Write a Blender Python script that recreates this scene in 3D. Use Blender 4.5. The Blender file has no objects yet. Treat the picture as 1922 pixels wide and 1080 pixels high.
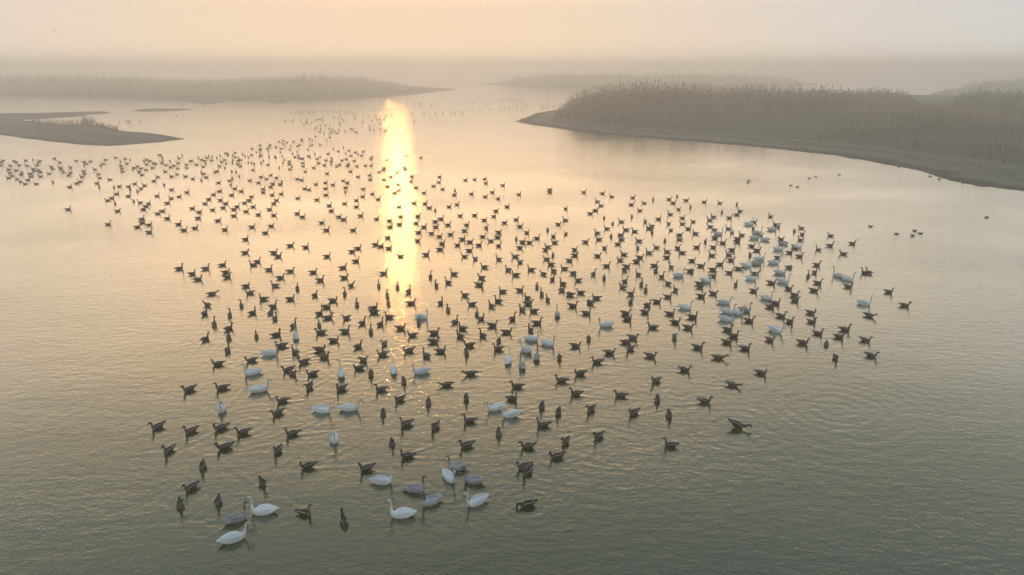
import bpy, math, random
import numpy as np
from mathutils import Vector

random.seed(7)
rng = np.random.RandomState(11)
sc = bpy.context.scene
C = sc.collection

# ------------------------------------------------------------------ camera
CAM_H = 16.0                      # drone height above the lake, metres
PW, PH, FPX, HOR = 1922.0, 1080.0, 1281.3, 122.0
PITCH = math.atan((PH / 2 - HOR) / FPX)
cam_d = bpy.data.cameras.new('camera')
cam_d.sensor_width = 36.0
cam_d.lens = 24.0
cam_d.clip_start = 0.1
cam_d.clip_end = 12000.0
cam = bpy.data.objects.new('camera', cam_d)
C.objects.link(cam)
cam.location = (0, 0, CAM_H)
cam.rotation_euler = (math.pi / 2 - PITCH, 0, 0)
sc.camera = cam

# ------------------------------------------------------------------ sky, sun, exposure
SUN_EL, SUN_AZ = math.radians(10.5), math.radians(-9.4)      # azimuth from +Y towards +X
SUN_DIR = Vector((math.sin(SUN_AZ) * math.cos(SUN_EL), math.cos(SUN_AZ) * math.cos(SUN_EL), math.sin(SUN_EL)))
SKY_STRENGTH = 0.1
# sky tint (halved) against sin(elevation), raised out of view to light haze, water and swans: on the sun's side of the sky and away from it
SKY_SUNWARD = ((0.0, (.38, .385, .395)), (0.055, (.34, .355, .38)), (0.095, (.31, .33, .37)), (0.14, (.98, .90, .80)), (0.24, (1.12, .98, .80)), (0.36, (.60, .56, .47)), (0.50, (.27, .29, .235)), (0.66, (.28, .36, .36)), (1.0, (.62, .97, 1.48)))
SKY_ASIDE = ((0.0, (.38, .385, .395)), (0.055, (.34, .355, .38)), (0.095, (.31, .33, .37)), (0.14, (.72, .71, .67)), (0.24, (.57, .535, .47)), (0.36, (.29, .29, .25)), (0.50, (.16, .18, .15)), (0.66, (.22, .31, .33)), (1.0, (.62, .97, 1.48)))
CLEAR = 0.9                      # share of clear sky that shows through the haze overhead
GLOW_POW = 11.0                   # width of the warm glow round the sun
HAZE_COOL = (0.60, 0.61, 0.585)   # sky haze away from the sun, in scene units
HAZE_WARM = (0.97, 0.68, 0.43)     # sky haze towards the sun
SUN_STRENGTH = 0.05
HAZE_DENSITY = 0.0027
WATER_POW = 2.2
world = bpy.data.worlds.new('World')
sc.world = world
world.use_nodes = True
wn, wl = world.node_tree.nodes, world.node_tree.links
wn.clear()


def mk_math(nodes, links):
    def f(op, *a, clamp=False):
        n = nodes.new('ShaderNodeMath')
        n.operation = op
        n.use_clamp = clamp
        for i, v in enumerate(a):
            if isinstance(v, (int, float)):
                n.inputs[i].default_value = v
            else:
                links.new(v, n.inputs[i])
        return n.outputs[0]
    return f


def mk_mix(nodes, links):
    def f(fac, a, b, blend='MIX'):
        n = nodes.new('ShaderNodeMix')
        n.data_type = 'RGBA'
        n.blend_type = blend
        n.clamp_factor = True
        for s, v in ((n.inputs[0], fac), (n.inputs[6], a), (n.inputs[7], b)):
            if isinstance(v, (int, float)):
                s.default_value = v
            elif isinstance(v, (tuple, list)):
                s.default_value = (*v, 1.0) if len(v) == 3 else v
            else:
                links.new(v, s)
        return n.outputs[2]
    return f


wmath, wmix = mk_math(wn, wl), mk_mix(wn, wl)
sky = wn.new('ShaderNodeTexSky')
sky.sky_type = 'NISHITA'
sky.sun_disc = False
sky.sun_elevation = SUN_EL
sky.sun_rotation = SUN_AZ
sky.altitude = 0
sky.air_density = 1.0
sky.dust_density = 1.0
sky.ozone_density = 1.0
tco = wn.new('ShaderNodeTexCoord')
sep = wn.new('ShaderNodeSeparateXYZ')
wl.new(tco.outputs['Generated'], sep.inputs[0])
dot = wn.new('ShaderNodeVectorMath')
dot.operation = 'DOT_PRODUCT'
wl.new(tco.outputs['Generated'], dot.inputs[0])
dot.inputs[1].default_value = SUN_DIR
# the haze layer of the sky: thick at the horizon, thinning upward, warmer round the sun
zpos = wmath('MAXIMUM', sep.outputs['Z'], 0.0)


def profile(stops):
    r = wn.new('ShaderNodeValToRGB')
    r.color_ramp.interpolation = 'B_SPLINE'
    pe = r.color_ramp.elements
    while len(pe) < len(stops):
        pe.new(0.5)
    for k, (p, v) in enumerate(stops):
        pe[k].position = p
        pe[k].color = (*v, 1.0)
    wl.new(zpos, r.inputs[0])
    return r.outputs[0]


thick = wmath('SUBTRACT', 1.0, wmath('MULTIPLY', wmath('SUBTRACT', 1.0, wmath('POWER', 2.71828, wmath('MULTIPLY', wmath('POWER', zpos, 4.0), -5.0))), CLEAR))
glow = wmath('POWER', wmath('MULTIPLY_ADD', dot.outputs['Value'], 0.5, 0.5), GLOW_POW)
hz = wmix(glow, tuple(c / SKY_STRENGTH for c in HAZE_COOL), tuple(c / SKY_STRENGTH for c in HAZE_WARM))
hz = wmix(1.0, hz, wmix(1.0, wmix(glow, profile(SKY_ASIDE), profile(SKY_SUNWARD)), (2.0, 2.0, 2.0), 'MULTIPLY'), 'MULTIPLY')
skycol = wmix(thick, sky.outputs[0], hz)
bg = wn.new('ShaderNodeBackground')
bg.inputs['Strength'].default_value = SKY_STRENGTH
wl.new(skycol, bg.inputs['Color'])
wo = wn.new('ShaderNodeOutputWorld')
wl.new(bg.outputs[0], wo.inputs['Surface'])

sun_d = bpy.data.lights.new('sun', 'SUN')
sun_d.energy = SUN_STRENGTH
sun_d.angle = math.radians(0.5)
sun_d.color = (1.0, 0.43, 0.09)
sun = bpy.data.objects.new('sun', sun_d)
C.objects.link(sun)
sun.rotation_euler = SUN_DIR.to_track_quat('Z', 'Y').to_euler()
sun.location = (-40, 200, 60)

sc.view_settings.view_transform = 'Standard'
sc.view_settings.look = 'None'
sc.view_settings.gamma = 1.0
sc.view_settings.exposure = 0.62
sc.view_settings.use_curve_mapping = False
sc.cycles.max_bounces = 6
sc.cycles.volume_bounces = 3
sc.cycles.caustics_reflective = False
sc.cycles.caustics_refractive = False
sc.cycles.sample_clamp_indirect = 4.0
sc.cycles.use_denoising = True
try:
    sc.cycles.denoiser = 'OPENIMAGEDENOISE'
except Exception:
    pass


# ------------------------------------------------------------------ helpers
def ray(px, py):
    x, v = (px - PW / 2) / FPX, (py - PH / 2) / FPX
    cp, sp = math.cos(PITCH), math.sin(PITCH)
    return Vector((x, cp - v * sp, -sp - v * cp))


def at(px, py, z=0.0):
    """Point at height z that the photograph shows at pixel (px, py)."""
    d = ray(px, py)
    t = (z - CAM_H) / d.z
    return Vector((d.x * t, d.y * t, z))


def at_depth(px, py, Y):
    d = ray(px, py)
    t = Y / d.y
    return Vector((d.x * t, Y, CAM_H + d.z * t))


def new_mat(name):
    m = bpy.data.materials.new(name)
    m.use_nodes = True
    n, l = m.node_tree.nodes, m.node_tree.links
    return m, n, l, n.get('Principled BSDF'), n.get('Material Output')


def ramp(n, l, fac, stops):
    r = n.new('ShaderNodeValToRGB')
    e = r.color_ramp.elements
    while len(e) < len(stops):
        e.new(0.5)
    for k, (p, c) in enumerate(stops):
        e[k].position = p
        e[k].color = (*c, 1.0)
    l.new(fac, r.inputs[0])
    return r.outputs[0]


def noise(n, l, vec, scale, detail=3.0, rough=0.55):
    t = n.new('ShaderNodeTexNoise')
    t.inputs['Scale'].default_value = scale
    t.inputs['Detail'].default_value = detail
    t.inputs['Roughness'].default_value = rough
    if vec is not None:
        l.new(vec, t.inputs['Vector'])
    return t.outputs[0]


def plumage(name, dark, light, rough=0.75, scale=22.0, translucent=0.0):
    """Feathers: mottled between two tones, a little different on every bird."""
    m, n, l, b, o = new_mat(name)
    tc = n.new('ShaderNodeTexCoord')
    mp = n.new('ShaderNodeMapping')
    mp.inputs['Scale'].default_value = (0.45, 1.0, 1.0)
    l.new(tc.outputs['Object'], mp.inputs['Vector'])
    f = noise(n, l, mp.outputs[0], scale, 3.0, 0.6)
    c = ramp(n, l, f, ((0.36, dark), (0.64, light)))
    oi = n.new('ShaderNodeObjectInfo')
    h = n.new('ShaderNodeHueSaturation')
    mth = mk_math(n, l)
    l.new(mth('MULTIPLY_ADD', oi.outputs['Random'], 0.4, 0.8), h.inputs['Value'])
    l.new(c, h.inputs['Color'])
    l.new(h.outputs[0], b.inputs['Base Color'])
    b.inputs['Roughness'].default_value = rough
    b.inputs['Specular IOR Level'].default_value = 0.25
    bp = n.new('ShaderNodeBump')
    bp.inputs['Strength'].default_value = 0.35
    bp.inputs['Distance'].default_value = 0.01
    l.new(f, bp.inputs['Height'])
    l.new(bp.outputs[0], b.inputs['Normal'])
    if translucent:
        tr = n.new('ShaderNodeBsdfTranslucent')
        l.new(h.outputs[0], tr.inputs['Color'])
        mx = n.new('ShaderNodeMixShader')
        mx.inputs[0].default_value = translucent
        l.new(b.outputs[0], mx.inputs[1])
        l.new(tr.outputs[0], mx.inputs[2])
        l.new(mx.outputs[0], o.inputs['Surface'])
    return m


M_BROWN = plumage('goose_back_feathers', (0.034, 0.026, 0.021), (0.105, 0.08, 0.06))
M_TAN = plumage('goose_breast_feathers', (0.15, 0.11, 0.075), (0.27, 0.21, 0.15))
M_PALE = plumage('goose_undertail_feathers', (0.5, 0.47, 0.43), (0.7, 0.67, 0.62))
M_DARK = plumage('goose_crown_feathers', (0.022, 0.015, 0.011), (0.05, 0.034, 0.024))
M_BILL = plumage('goose_bill_horn', (0.012, 0.01, 0.01), (0.03, 0.026, 0.022), 0.4)
M_SWAN = plumage('swan_feathers', (0.76, 0.79, 0.82), (0.83, 0.85, 0.87), 0.7, 14.0)  # white with a faint blue of the skylight mixed into the colour
M_SNECK = plumage('swan_backlit_neck', (0.58, 0.57, 0.53), (0.72, 0.71, 0.67), 0.7, 14.0)  # white neck toned to grey-beige, its backlit look put into the colour
M_SBILL = plumage('swan_bill_horn', (0.02, 0.018, 0.015), (0.07, 0.05, 0.02), 0.4)
M_CYG = plumage('young_swan_feathers', (0.30, 0.29, 0.31), (0.56, 0.55, 0.57), 0.75, 10.0)
M_CNECK = plumage('young_swan_neck_feathers', (0.12, 0.105, 0.10), (0.2, 0.18, 0.17), 0.75, 14.0)
M_DUCK = plumage('duck_feathers', (0.03, 0.024, 0.02), (0.1, 0.075, 0.055))
MATS_GOOSE = [M_BROWN, M_TAN, M_PALE, M_DARK, M_BILL]
MATS_SWAN = [M_SWAN, M_SNECK, M_SWAN, M_SNECK, M_SBILL]
MATS_CYG = [M_CYG, M_CNECK, M_CYG, M_CNECK, M_BILL]


def link(name, me, parent=None, **props):
    o = bpy.data.objects.new(name, me)
    C.objects.link(o)
    if parent is not None:
        o.parent = parent
    for k, v in props.items():
        o[k] = v
    return o


def mesh_from(name, verts, faces, mats, midx=None, smooth=True):
    me = bpy.data.meshes.new(name)
    me.from_pydata([tuple(v) for v in verts], [], [tuple(f) for f in faces])
    for m in mats:
        me.materials.append(m)
    if midx is not None:
        me.polygons.foreach_set('material_index', list(midx))
    if smooth:
        me.polygons.foreach_set('use_smooth', [True] * len(me.polygons))
    me.update()
    return me


# ------------------------------------------------------------------ the lake
def make_water():
    m, n, l, b, o = new_mat('lake_water')
    mth = mk_math(n, l)
    mix = mk_mix(n, l)
    g = n.new('ShaderNodeNewGeometry')
    pos = g.outputs['Position']

    def mapped(rot, sx, sy):
        mp = n.new('ShaderNodeMapping')
        mp.inputs['Rotation'].default_value = (0, 0, math.radians(rot))
        mp.inputs['Scale'].default_value = (sx, sy, 1)
        l.new(pos, mp.inputs['Vector'])
        return mp.outputs[0]
    big = noise(n, l, mapped(0, 1, 1.6), 0.035, 2.0, 0.5)           # breezy and calm patches
    amp = mth('MULTIPLY_ADD', big, 2.2, -0.2)
    w1 = noise(n, l, mapped(-14, 0.62, 1.35), 1.7, 2.0, 0.5)      # ripples
    w2 = noise(n, l, mapped(22, 0.75, 1.2), 4.2, 2.0, 0.5)          # finer crossing ripples
    w3 = noise(n, l, mapped(-5, 0.6, 1.2), 0.33, 1.0, 0.5)          # slow undulation
    w4 = noise(n, l, mapped(4, 0.8, 1.15), 13.0, 1.0, 0.5)           # capillary wrinkles that glitter
    h = mth('ADD', mth('MULTIPLY', w1, 0.021), mth('MULTIPLY', w2, 0.014))
    h = mth('ADD', h, mth('MULTIPLY', w4, 0.0098))
    h = mth('ADD', mth('MULTIPLY', h, amp), mth('MULTIPLY', w3, 0.02))
    sepp = n.new('ShaderNodeSeparateXYZ')
    l.new(pos, sepp.inputs[0])
    # rings spreading from birds that dabble or turn
    for (px, py, lam, reach, a) in ((1395, 806, 0.55, 5.5, 0.0024), (990, 948, 0.42, 3.5, 0.0025), (1570, 770, 0.8, 9.0, 0.0028),
                                    (1130, 850, 0.6, 5.0, 0.003), (640, 700, 0.55, 4.5, 0.003), (470, 800, 0.5, 4.0, 0.003)):
        c = at(px, py)
        dx = mth('SUBTRACT', sepp.outputs['X'], c.x)
        dy = mth('SUBTRACT', sepp.outputs['Y'], c.y)
        r = mth('SQRT', mth('ADD', mth('MULTIPLY', dx, dx), mth('MULTIPLY', dy, dy)))
        env = mth('MULTIPLY', mth('SUBTRACT', 1.0, mth('DIVIDE', r, reach), clamp=True), a)
        wv = mth('SINE', mth('MULTIPLY', mth('ADD', r, mth('MULTIPLY', mth('ADD', w3, mth('MULTIPLY', w1, 0.35)), 1.3)), 2 * math.pi / lam))
        h = mth('ADD', h, mth('MULTIPLY', wv, env))
    bp = n.new('ShaderNodeBump')
    bp.inputs['Strength'].default_value = 1.0
    bp.inputs['Distance'].default_value = 1.0
    l.new(h, bp.inputs['Height'])
    # silty water body
    body = noise(n, l, mapped(8, 1, 2.0), 0.06, 2.0, 0.5)
    col = ramp(n, l, body, ((0.3, (0.052, 0.060, 0.012)), (0.7, (0.066, 0.073, 0.016))))
    l.new(col, b.inputs['Base Color'])
    b.inputs['Roughness'].default_value = 1.0
    b.inputs['Specular IOR Level'].default_value = 0.0
    gl = n.new('ShaderNodeBsdfGlossy')
    gl.inputs['Roughness'].default_value = 0.025
    gl.inputs['Color'].default_value = (1, 1, 1, 1)
    l.new(bp.outputs[0], gl.inputs['Normal'])
    # reflectance rising towards grazing view, with the rippled normal
    lw = n.new('ShaderNodeLayerWeight')
    lw.inputs['Blend'].default_value = 0.5
    l.new(bp.outputs[0], lw.inputs['Normal'])
    fre = mth('MULTIPLY_ADD', mth('POWER', lw.outputs['Facing'], WATER_POW), 0.97, 0.025, clamp=True)
    mx = n.new('ShaderNodeMixShader')
    l.new(fre, mx.inputs[0])
    l.new(b.outputs[0], mx.inputs[1])
    l.new(gl.outputs[0], mx.inputs[2])
    l.new(mx.outputs[0], o.inputs['Surface'])
    return m


M_LAKE = make_water()


def build_lake(birds):
    """One sheet: a fine grid under the near flock, raised by the rings and wakes of its birds, and flat water beyond."""
    x0, x1, y0, y1, st = -30.0, 42.0, 19.0, 79.0, 0.13
    nx, ny = int((x1 - x0) / st) + 1, int((y1 - y0) / st) + 1
    xs, ys = np.linspace(x0, x1, nx), np.linspace(y0, y1, ny)
    Z = np.zeros((ny, nx))
    for (bx, by, yaw, size, moving) in birds:
        R = 1.9 * size + 1.6 * moving
        i0, i1 = np.searchsorted(xs, [bx - R, bx + R])
        j0, j1 = np.searchsorted(ys, [by - R, by + R])
        if i1 - i0 < 3 or j1 - j0 < 3:
            continue
        X, Y = np.meshgrid(xs[i0:i1] - bx, ys[j0:j1] - by)
        fx = X * math.cos(yaw) + Y * math.sin(yaw)
        sy = -X * math.sin(yaw) + Y * math.cos(yaw)
        r = np.hypot(fx / 1.35, sy)
        lam = 0.42
        ring = np.sin(math.tau * r / lam + bx * 3) * np.clip((r - 0.15) * 4, 0, 1) * np.clip(1 - r / (1.5 * size), 0, 1) * 0.0045
        w = np.zeros_like(r)
        if moving:
            back = np.clip(-fx, 0, None)
            for sgn in (1, -1):
                d = sgn * sy - (0.12 + 0.36 * back)
                w += np.cos(np.clip(d / 0.32, -1, 1) * math.pi * 1.5) * (np.abs(d) < 0.32) * np.clip(back * 4, 0, 1) * np.clip(1 - back / (R - 0.3), 0, 1) * 0.011
        Z[j0:j1, i0:i1] += ring + w
    ex = np.minimum(np.minimum(xs - x0, x1 - xs)[None, :], np.minimum(ys - y0, y1 - ys)[:, None])
    Z *= np.clip(ex / 3.0, 0, 1)
    X, Y = np.meshgrid(xs, ys)
    V = np.stack([X, Y, Z], -1).reshape(-1, 3)
    idx = np.arange(nx * ny).reshape(ny, nx)
    q = np.stack([idx[:-1, :-1], idx[:-1, 1:], idx[1:, 1:], idx[1:, :-1]], -1).reshape(-1, 4)
    n0 = len(V)
    out = np.array([(-2600, -400, 0), (2600, -400, 0), (2600, 3600, 0), (-2600, 3600, 0)], float)
    V = np.concatenate([V, out])
    bl, br, tr, tl = idx[0, 0], idx[0, -1], idx[-1, -1], idx[-1, 0]
    rim = [list(idx[0, :]) + [n0 + 1, n0], list(idx[:, -1]) + [n0 + 2, n0 + 1], list(idx[-1, ::-1]) + [n0 + 3, n0 + 2], list(idx[::-1, 0]) + [n0, n0 + 3]]
    rim = [[r[-1]] + r[:-2] + [r[-2]] for r in rim]
    rim = [r[::-1] for r in rim]
    nq, nr = len(q), sum(len(r) for r in rim)
    me = bpy.data.meshes.new('lake_water')
    me.vertices.add(len(V))
    me.vertices.foreach_set('co', V.astype(np.float32).ravel())
    loops = np.concatenate([q.ravel()] + [np.array(r) for r in rim]).astype(np.int32)
    tot = np.concatenate([np.full(nq, 4), np.array([len(r) for r in rim])]).astype(np.int32)
    me.loops.add(len(loops))
    me.loops.foreach_set('vertex_index', loops)
    me.polygons.add(len(tot))
    me.polygons.foreach_set('loop_start', (np.cumsum(tot) - tot).astype(np.int32))
    me.polygons.foreach_set('loop_total', tot)
    me.update(calc_edges=True)
    me.validate()
    me.materials.append(M_LAKE)
    me.polygons.foreach_set('use_smooth', [True] * nq + [False] * (len(me.polygons) - nq))
    if me.polygons[len(me.polygons) - 1].normal.z < 0:
        print('RIM NORMAL DOWN')
    return link('lake_water', me, kind='structure')


# ------------------------------------------------------------------ land
def soil(name, wet, sand, grass, grass2, width):
    m, n, l, b, o = new_mat(name)
    mth, mix = mk_math(n, l), mk_mix(n, l)
    at_ = n.new('ShaderNodeAttribute')
    at_.attribute_name = 'inland'
    g = n.new('ShaderNodeNewGeometry')
    nz = noise(n, l, g.outputs['Position'], 0.22, 4.0, 0.6)
    nz2 = noise(n, l, g.outputs['Position'], 1.4, 4.0, 0.6)
    d = mth('ADD', mth('DIVIDE', at_.outputs['Fac'], width), mth('MULTIPLY_ADD', nz, 0.5, -0.25))
    band = ramp(n, l, d, ((0.0, wet), (0.10, wet), (0.16, sand), (0.27, sand), (0.36, grass2), (0.5, sand), (0.62, grass), (1.0, grass2)))
    c = mix(mth('MULTIPLY', nz2, 0.55), band, tuple(0.55 * x for x in grass))
    l.new(c, b.inputs['Base Color'])
    b.inputs['Roughness'].default_value = 0.95
    b.inputs['Specular IOR Level'].default_value = 0.1
    bp = n.new('ShaderNodeBump')
    bp.inputs['Strength'].default_value = 0.6
    bp.inputs['Distance'].default_value = 0.25
    l.new(nz2, bp.inputs['Height'])
    l.new(bp.outputs[0], b.inputs['Normal'])
    return m


M_BANK = soil('bank_soil', (0.045, 0.04, 0.033), (0.21, 0.195, 0.16), (0.06, 0.06, 0.038), (0.10, 0.092, 0.06), 26.0)
M_FLAT = soil('mud_flat_soil', (0.07, 0.06, 0.05), (0.17, 0.16, 0.145), (0.12, 0.12, 0.105), (0.15, 0.145, 0.13), 14.0)


def poly_sd(P, X, Y):
    """Signed distance to polygon P (positive inside)."""
    P = np.asarray(P, float)
    best = np.full(X.shape, 1e9)
    inside = np.zeros(X.shape, bool)
    for i in range(len(P)):
        (x0, y0), (x1, y1) = P[i], P[(i + 1) % len(P)]
        ex, ey = x1 - x0, y1 - y0
        t = np.clip(((X - x0) * ex + (Y - y0) * ey) / (ex * ex + ey * ey + 1e-9), 0, 1)
        best = np.minimum(best, np.hypot(X - x0 - t * ex, Y - y0 - t * ey))
        if y0 != y1:
            c = ((y0 > Y) != (y1 > Y)) & (X < ex * (Y - y0) / (y1 - y0) + x0)
            inside ^= c
    return np.where(inside, best, -best)


def wob(X, Y, s):
    return (np.sin(X / s * 1.7 + 1.3 * np.sin(Y / s * 0.9)) + np.sin(Y / s * 2.1 + 1.1 * np.sin(X / s * 1.3 + 2.0)) + 0.6 * np.sin((X + Y) / s * 4.1)) / 2.6


class Land:
    def __init__(self, name, P, step, mat, rise, top, rough=0.15):
        self.P = [tuple(p) for p in P]
        A = np.array(self.P)
        x0, y0 = A.min(0) - 4 * step
        x1, y1 = A.max(0) + 4 * step
        self.rise, self.top, self.rough = rise, top, rough
        nx, ny = int((x1 - x0) / step) + 2, int((y1 - y0) / step) + 2
        X, Y = np.meshgrid(np.linspace(x0, x1, nx), np.linspace(y0, y1, ny))
        S = self.sd(X, Y)
        Z = self.z(X, Y, S)
        keep = S > -3.0 * step
        idx = -np.ones(X.shape, int)
        idx[keep] = np.arange(keep.sum())
        V = np.stack([X[keep], Y[keep], Z[keep]], 1)
        q = np.stack([idx[:-1, :-1], idx[:-1, 1:], idx[1:, 1:], idx[1:, :-1]], -1).reshape(-1, 4)
        q = q[(q >= 0).all(1)]
        me = mesh_from(name, V.tolist(), q.tolist(), [mat])
        a = me.attributes.new('inland', 'FLOAT', 'POINT')
        a.data.foreach_set('value', S[keep].astype(np.float32))
        self.ob = link(name, me, kind='structure')

    def sd(self, X, Y):
        return poly_sd(self.P, X, Y) + 0.35 * wob(X, Y, 4.0)

    def z(self, X, Y, S=None):
        S = self.sd(X, Y) if S is None else S
        t = np.clip(S / self.rise, 0, 1)
        z = np.where(S > 0, 0.06 + self.top * (t * t * (3 - 2 * t)) * 0.75 + self.top * 0.25 * t, 0.06 + S * 0.12)
        return z + np.where(S > 1, self.rough * np.clip(S / 12, 0, 1) * wob(X, Y, 7.0), 0)

    def ground(self, P):
        return self.z(np.array([p[0] for p in P], float), np.array([p[1] for p in P], float))


def px_poly(pts):
    return [tuple(at(x, y)[:2]) for x, y in pts]


right_front = [(970, 228), (985, 232), (1010, 236), (1060, 243), (1125, 252), (1200, 258), (1260, 263), (1330, 268), (1390, 273), (1460, 280),
               (1560, 291), (1620, 300), (1660, 308), (1700, 315), (1735, 321), (1765, 333), (1800, 342), (1840, 350), (1922, 359), (2060, 380), (2200, 392)]
right_back = [(2250, 176), (2000, 178), (1800, 182), (1740, 185), (1660, 181), (1500, 180), (1300, 182), (1150, 187), (1080, 195), (1058, 205), (1030, 209), (1008, 213), (995, 219), (980, 224)]
L_RIGHT = Land('right_bank', px_poly(right_front + right_back), 2.0, M_BANK, 55.0, 3.4, 0.25)
left_pts = [(345, 261), (300, 267), (250, 271), (205, 274), (150, 271), (110, 267), (75, 263), (30, 257), (0, 253), (-200, 244), (-420, 232), (-420, 214), (-200, 213), (0, 213), (60, 212.5),
            (120, 211), (165, 210), (190, 209.5), (206, 212), (190, 214), (165, 216), (140, 219.5), (100, 222), (60, 224), (36, 226), (60, 229), (85, 232), (120, 235), (150, 233.5), (170, 234), (195, 237), (212, 243), (225, 246), (265, 249), (305, 254)]
L_LEFT = Land('left_mud_flat', px_poly(left_pts), 1.2, M_FLAT, 22.0, 0.75, 0.06)
L_STRIP = Land('sand_strip', px_poly([(250, 208.5), (268, 205), (300, 203.5), (335, 204), (360, 205.2), (345, 207.5), (310, 209), (275, 210)]), 1.2, M_FLAT, 12.0, 0.35, 0.03)
far_pts = [(-500, 176), (-200, 180), (0, 181), (120, 184), (215, 186.5), (300, 189), (345, 192), (380, 197), (410, 195), (430, 190), (478, 189), (500, 194), (530, 194.5), (545, 188), (600, 187),
           (680, 184.5), (740, 181), (790, 176), (830, 171.5), (862, 168), (830, 165.5), (790, 163), (740, 161), (640, 158), (400, 156), (100, 156), (-500, 156)]
L_FAR = Land('far_left_shore', px_poly(far_pts), 6.0, M_BANK, 60.0, 1.8, 0.2)
L_MID = Land('distant_island', px_poly([(895, 158), (960, 163), (1060, 166), (1200, 166), (1400, 164), (1560, 160), (1500, 154), (1300, 152), (1000, 152)]), 12.0, M_BANK, 60.0, 2.0, 0.2)
L_FR = Land('far_right_shore', px_poly([(1742, 177), (1760, 181), (1850, 181), (2000, 182), (2400, 184), (2400, 160), (2000, 160), (1850, 163), (1775, 168)]), 8.0, M_BANK, 50.0, 1.8, 0.2)


# ------------------------------------------------------------------ reeds, grass and scrub (nobody could count them)
def reed_mat(name, dark, light):
    m, n, l, b, o = new_mat(name)
    g = n.new('ShaderNodeNewGeometry')
    a = n.new('ShaderNodeAttribute')
    a.attribute_name = 'shade'
    mth = mk_math(n, l)
    nz = noise(n, l, g.outputs['Position'], 0.12, 3.0, 0.6)
    f = mth('ADD', mth('MULTIPLY', a.outputs['Fac'], 0.6), mth('MULTIPLY', nz, 0.45))
    c = ramp(n, l, f, ((0.2, dark), (0.8, light)))
    l.new(c, b.inputs['Base Color'])
    b.inputs['Roughness'].default_value = 0.9
    b.inputs['Specular IOR Level'].default_value = 0.1
    tr = n.new('ShaderNodeBsdfTranslucent')
    l.new(c, tr.inputs['Color'])
    mx = n.new('ShaderNodeMixShader')
    mx.inputs[0].default_value = 0.3
    l.new(b.outputs[0], mx.inputs[1])
    l.new(tr.outputs[0], mx.inputs[2])
    l.new(mx.outputs[0], o.inputs['Surface'])
    return m


M_REED = reed_mat('reed_stems', (0.085, 0.082, 0.048), (0.25, 0.225, 0.14))
M_HAZED_STRAW = reed_mat('haze_paled_reed_stems', (0.28, 0.27, 0.22), (0.5, 0.47, 0.37))  # dry straw, lightened further in its colour to stand in for distant haze
M_RUST = reed_mat('dry_rust_grass', (0.14, 0.095, 0.05), (0.36, 0.23, 0.11))
M_SCRUB = reed_mat('scrub_leaves', (0.035, 0.04, 0.024), (0.085, 0.085, 0.045))
M_GRASS = reed_mat('bank_grass', (0.06, 0.055, 0.03), (0.15, 0.13, 0.07))


def blades(name, pts, mat, label, width, lean=0.12, plume=0.0, leaf=True):
    """pts: (x, y, z, height). Each plant is a bent tapering stem with two leaves and a plume."""
    V, F, S = [], [], []
    for (x, y, z, h) in pts:
        a = rng.uniform(0, math.tau)
        lx, ly = rng.normal(0, lean) * h, rng.normal(0, lean) * h
        ca, sa = math.cos(a), math.sin(a)
        w = width * rng.uniform(0.6, 1.3)
        sh = rng.uniform(0, 1)
        k = len(V)
        for (t, ww) in ((0.0, 1.0), (0.55, 0.8), (1.0, 0.25)):
            cx, cy, cz = x + lx * t * t, y + ly * t * t, z - 0.1 + h * t
            V += [(cx - ca * w * ww, cy - sa * w * ww, cz), (cx + ca * w * ww, cy + sa * w * ww, cz)]
        F += [(k, k + 1, k + 3, k + 2), (k + 2, k + 3, k + 5, k + 4)]
        n_v = 6
        if leaf:
            for q in range(2):
                b = rng.uniform(0, math.tau)
                t0 = rng.uniform(0.3, 0.75)
                bx, by, bz = x + lx * t0 * t0, y + ly * t0 * t0, z + h * t0
                ll = h * rng.uniform(0.14, 0.26)
                k = len(V)
                ex, ey = math.cos(b) * ll, math.sin(b) * ll
                V += [(bx, by, bz - w), (bx + ex * 0.6 - ey * 0.06, by + ey * 0.6 + ex * 0.06, bz + ll * 0.45), (bx + ex, by + ey, bz + ll * 0.15), (bx + ex * 0.55, by + ey * 0.55, bz + ll * 0.2 - w * 2)]
                F.append((k, k + 1, k + 2, k + 3))
                n_v += 4
        if plume:
            k = len(V)
            tx, ty, tz = x + lx, y + ly, z - 0.1 + h
            p = plume * rng.uniform(0.6, 1.3)
            ox, oy = lx / max(h, .1) * p * 2, ly / max(h, .1) * p * 2
            V += [(tx, ty, tz - p * 0.6), (tx + ca * p * 0.42 + ox * .4, ty + sa * p * 0.42 + oy * .4, tz + p * 0.3), (tx + ox, ty + oy, tz + p), (tx - ca * p * 0.42 + ox * .4, ty - sa * p * 0.42 + oy * .4, tz + p * 0.3)]
            F.append((k, k + 1, k + 2, k + 3))
            n_v += 4
        S += [sh] * n_v
    me = mesh_from(name, V, F, [mat], smooth=False)
    at_ = me.attributes.new('shade', 'FLOAT', 'POINT')
    at_.data.foreach_set('value', np.array(S, np.float32))
    return link(name, me, kind='stuff', label=label)


def lerp_profile(prof, x):
    xs, ys = zip(*prof)
    return float(np.interp(x, xs, ys))


def clump(x, y):
    return 0.87 + 0.13 * math.sin(x * 0.22 + 1.9 * math.sin(x * 0.09)) + 0.07 * math.sin(x * 1.31 + y * 0.4) + 0.04 * math.sin(x * 2.9 + y * 1.7)


# tall reeds along the crest of the right bank: their tops follow the skyline in the photograph
crest = [(1040, 205), (1060, 192), (1072, 178), (1090, 170), (1130, 163), (1190, 157), (1250, 155), (1300, 157), (1360, 161), (1420, 160), (1470, 161), (1520, 163), (1600, 164),
         (1660, 166), (1695, 172), (1715, 186), (1730, 196), (1750, 199), (1775, 198), (1790, 182), (1805, 172), (1840, 167), (1885, 172), (1922, 168), (2100, 166)]


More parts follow.
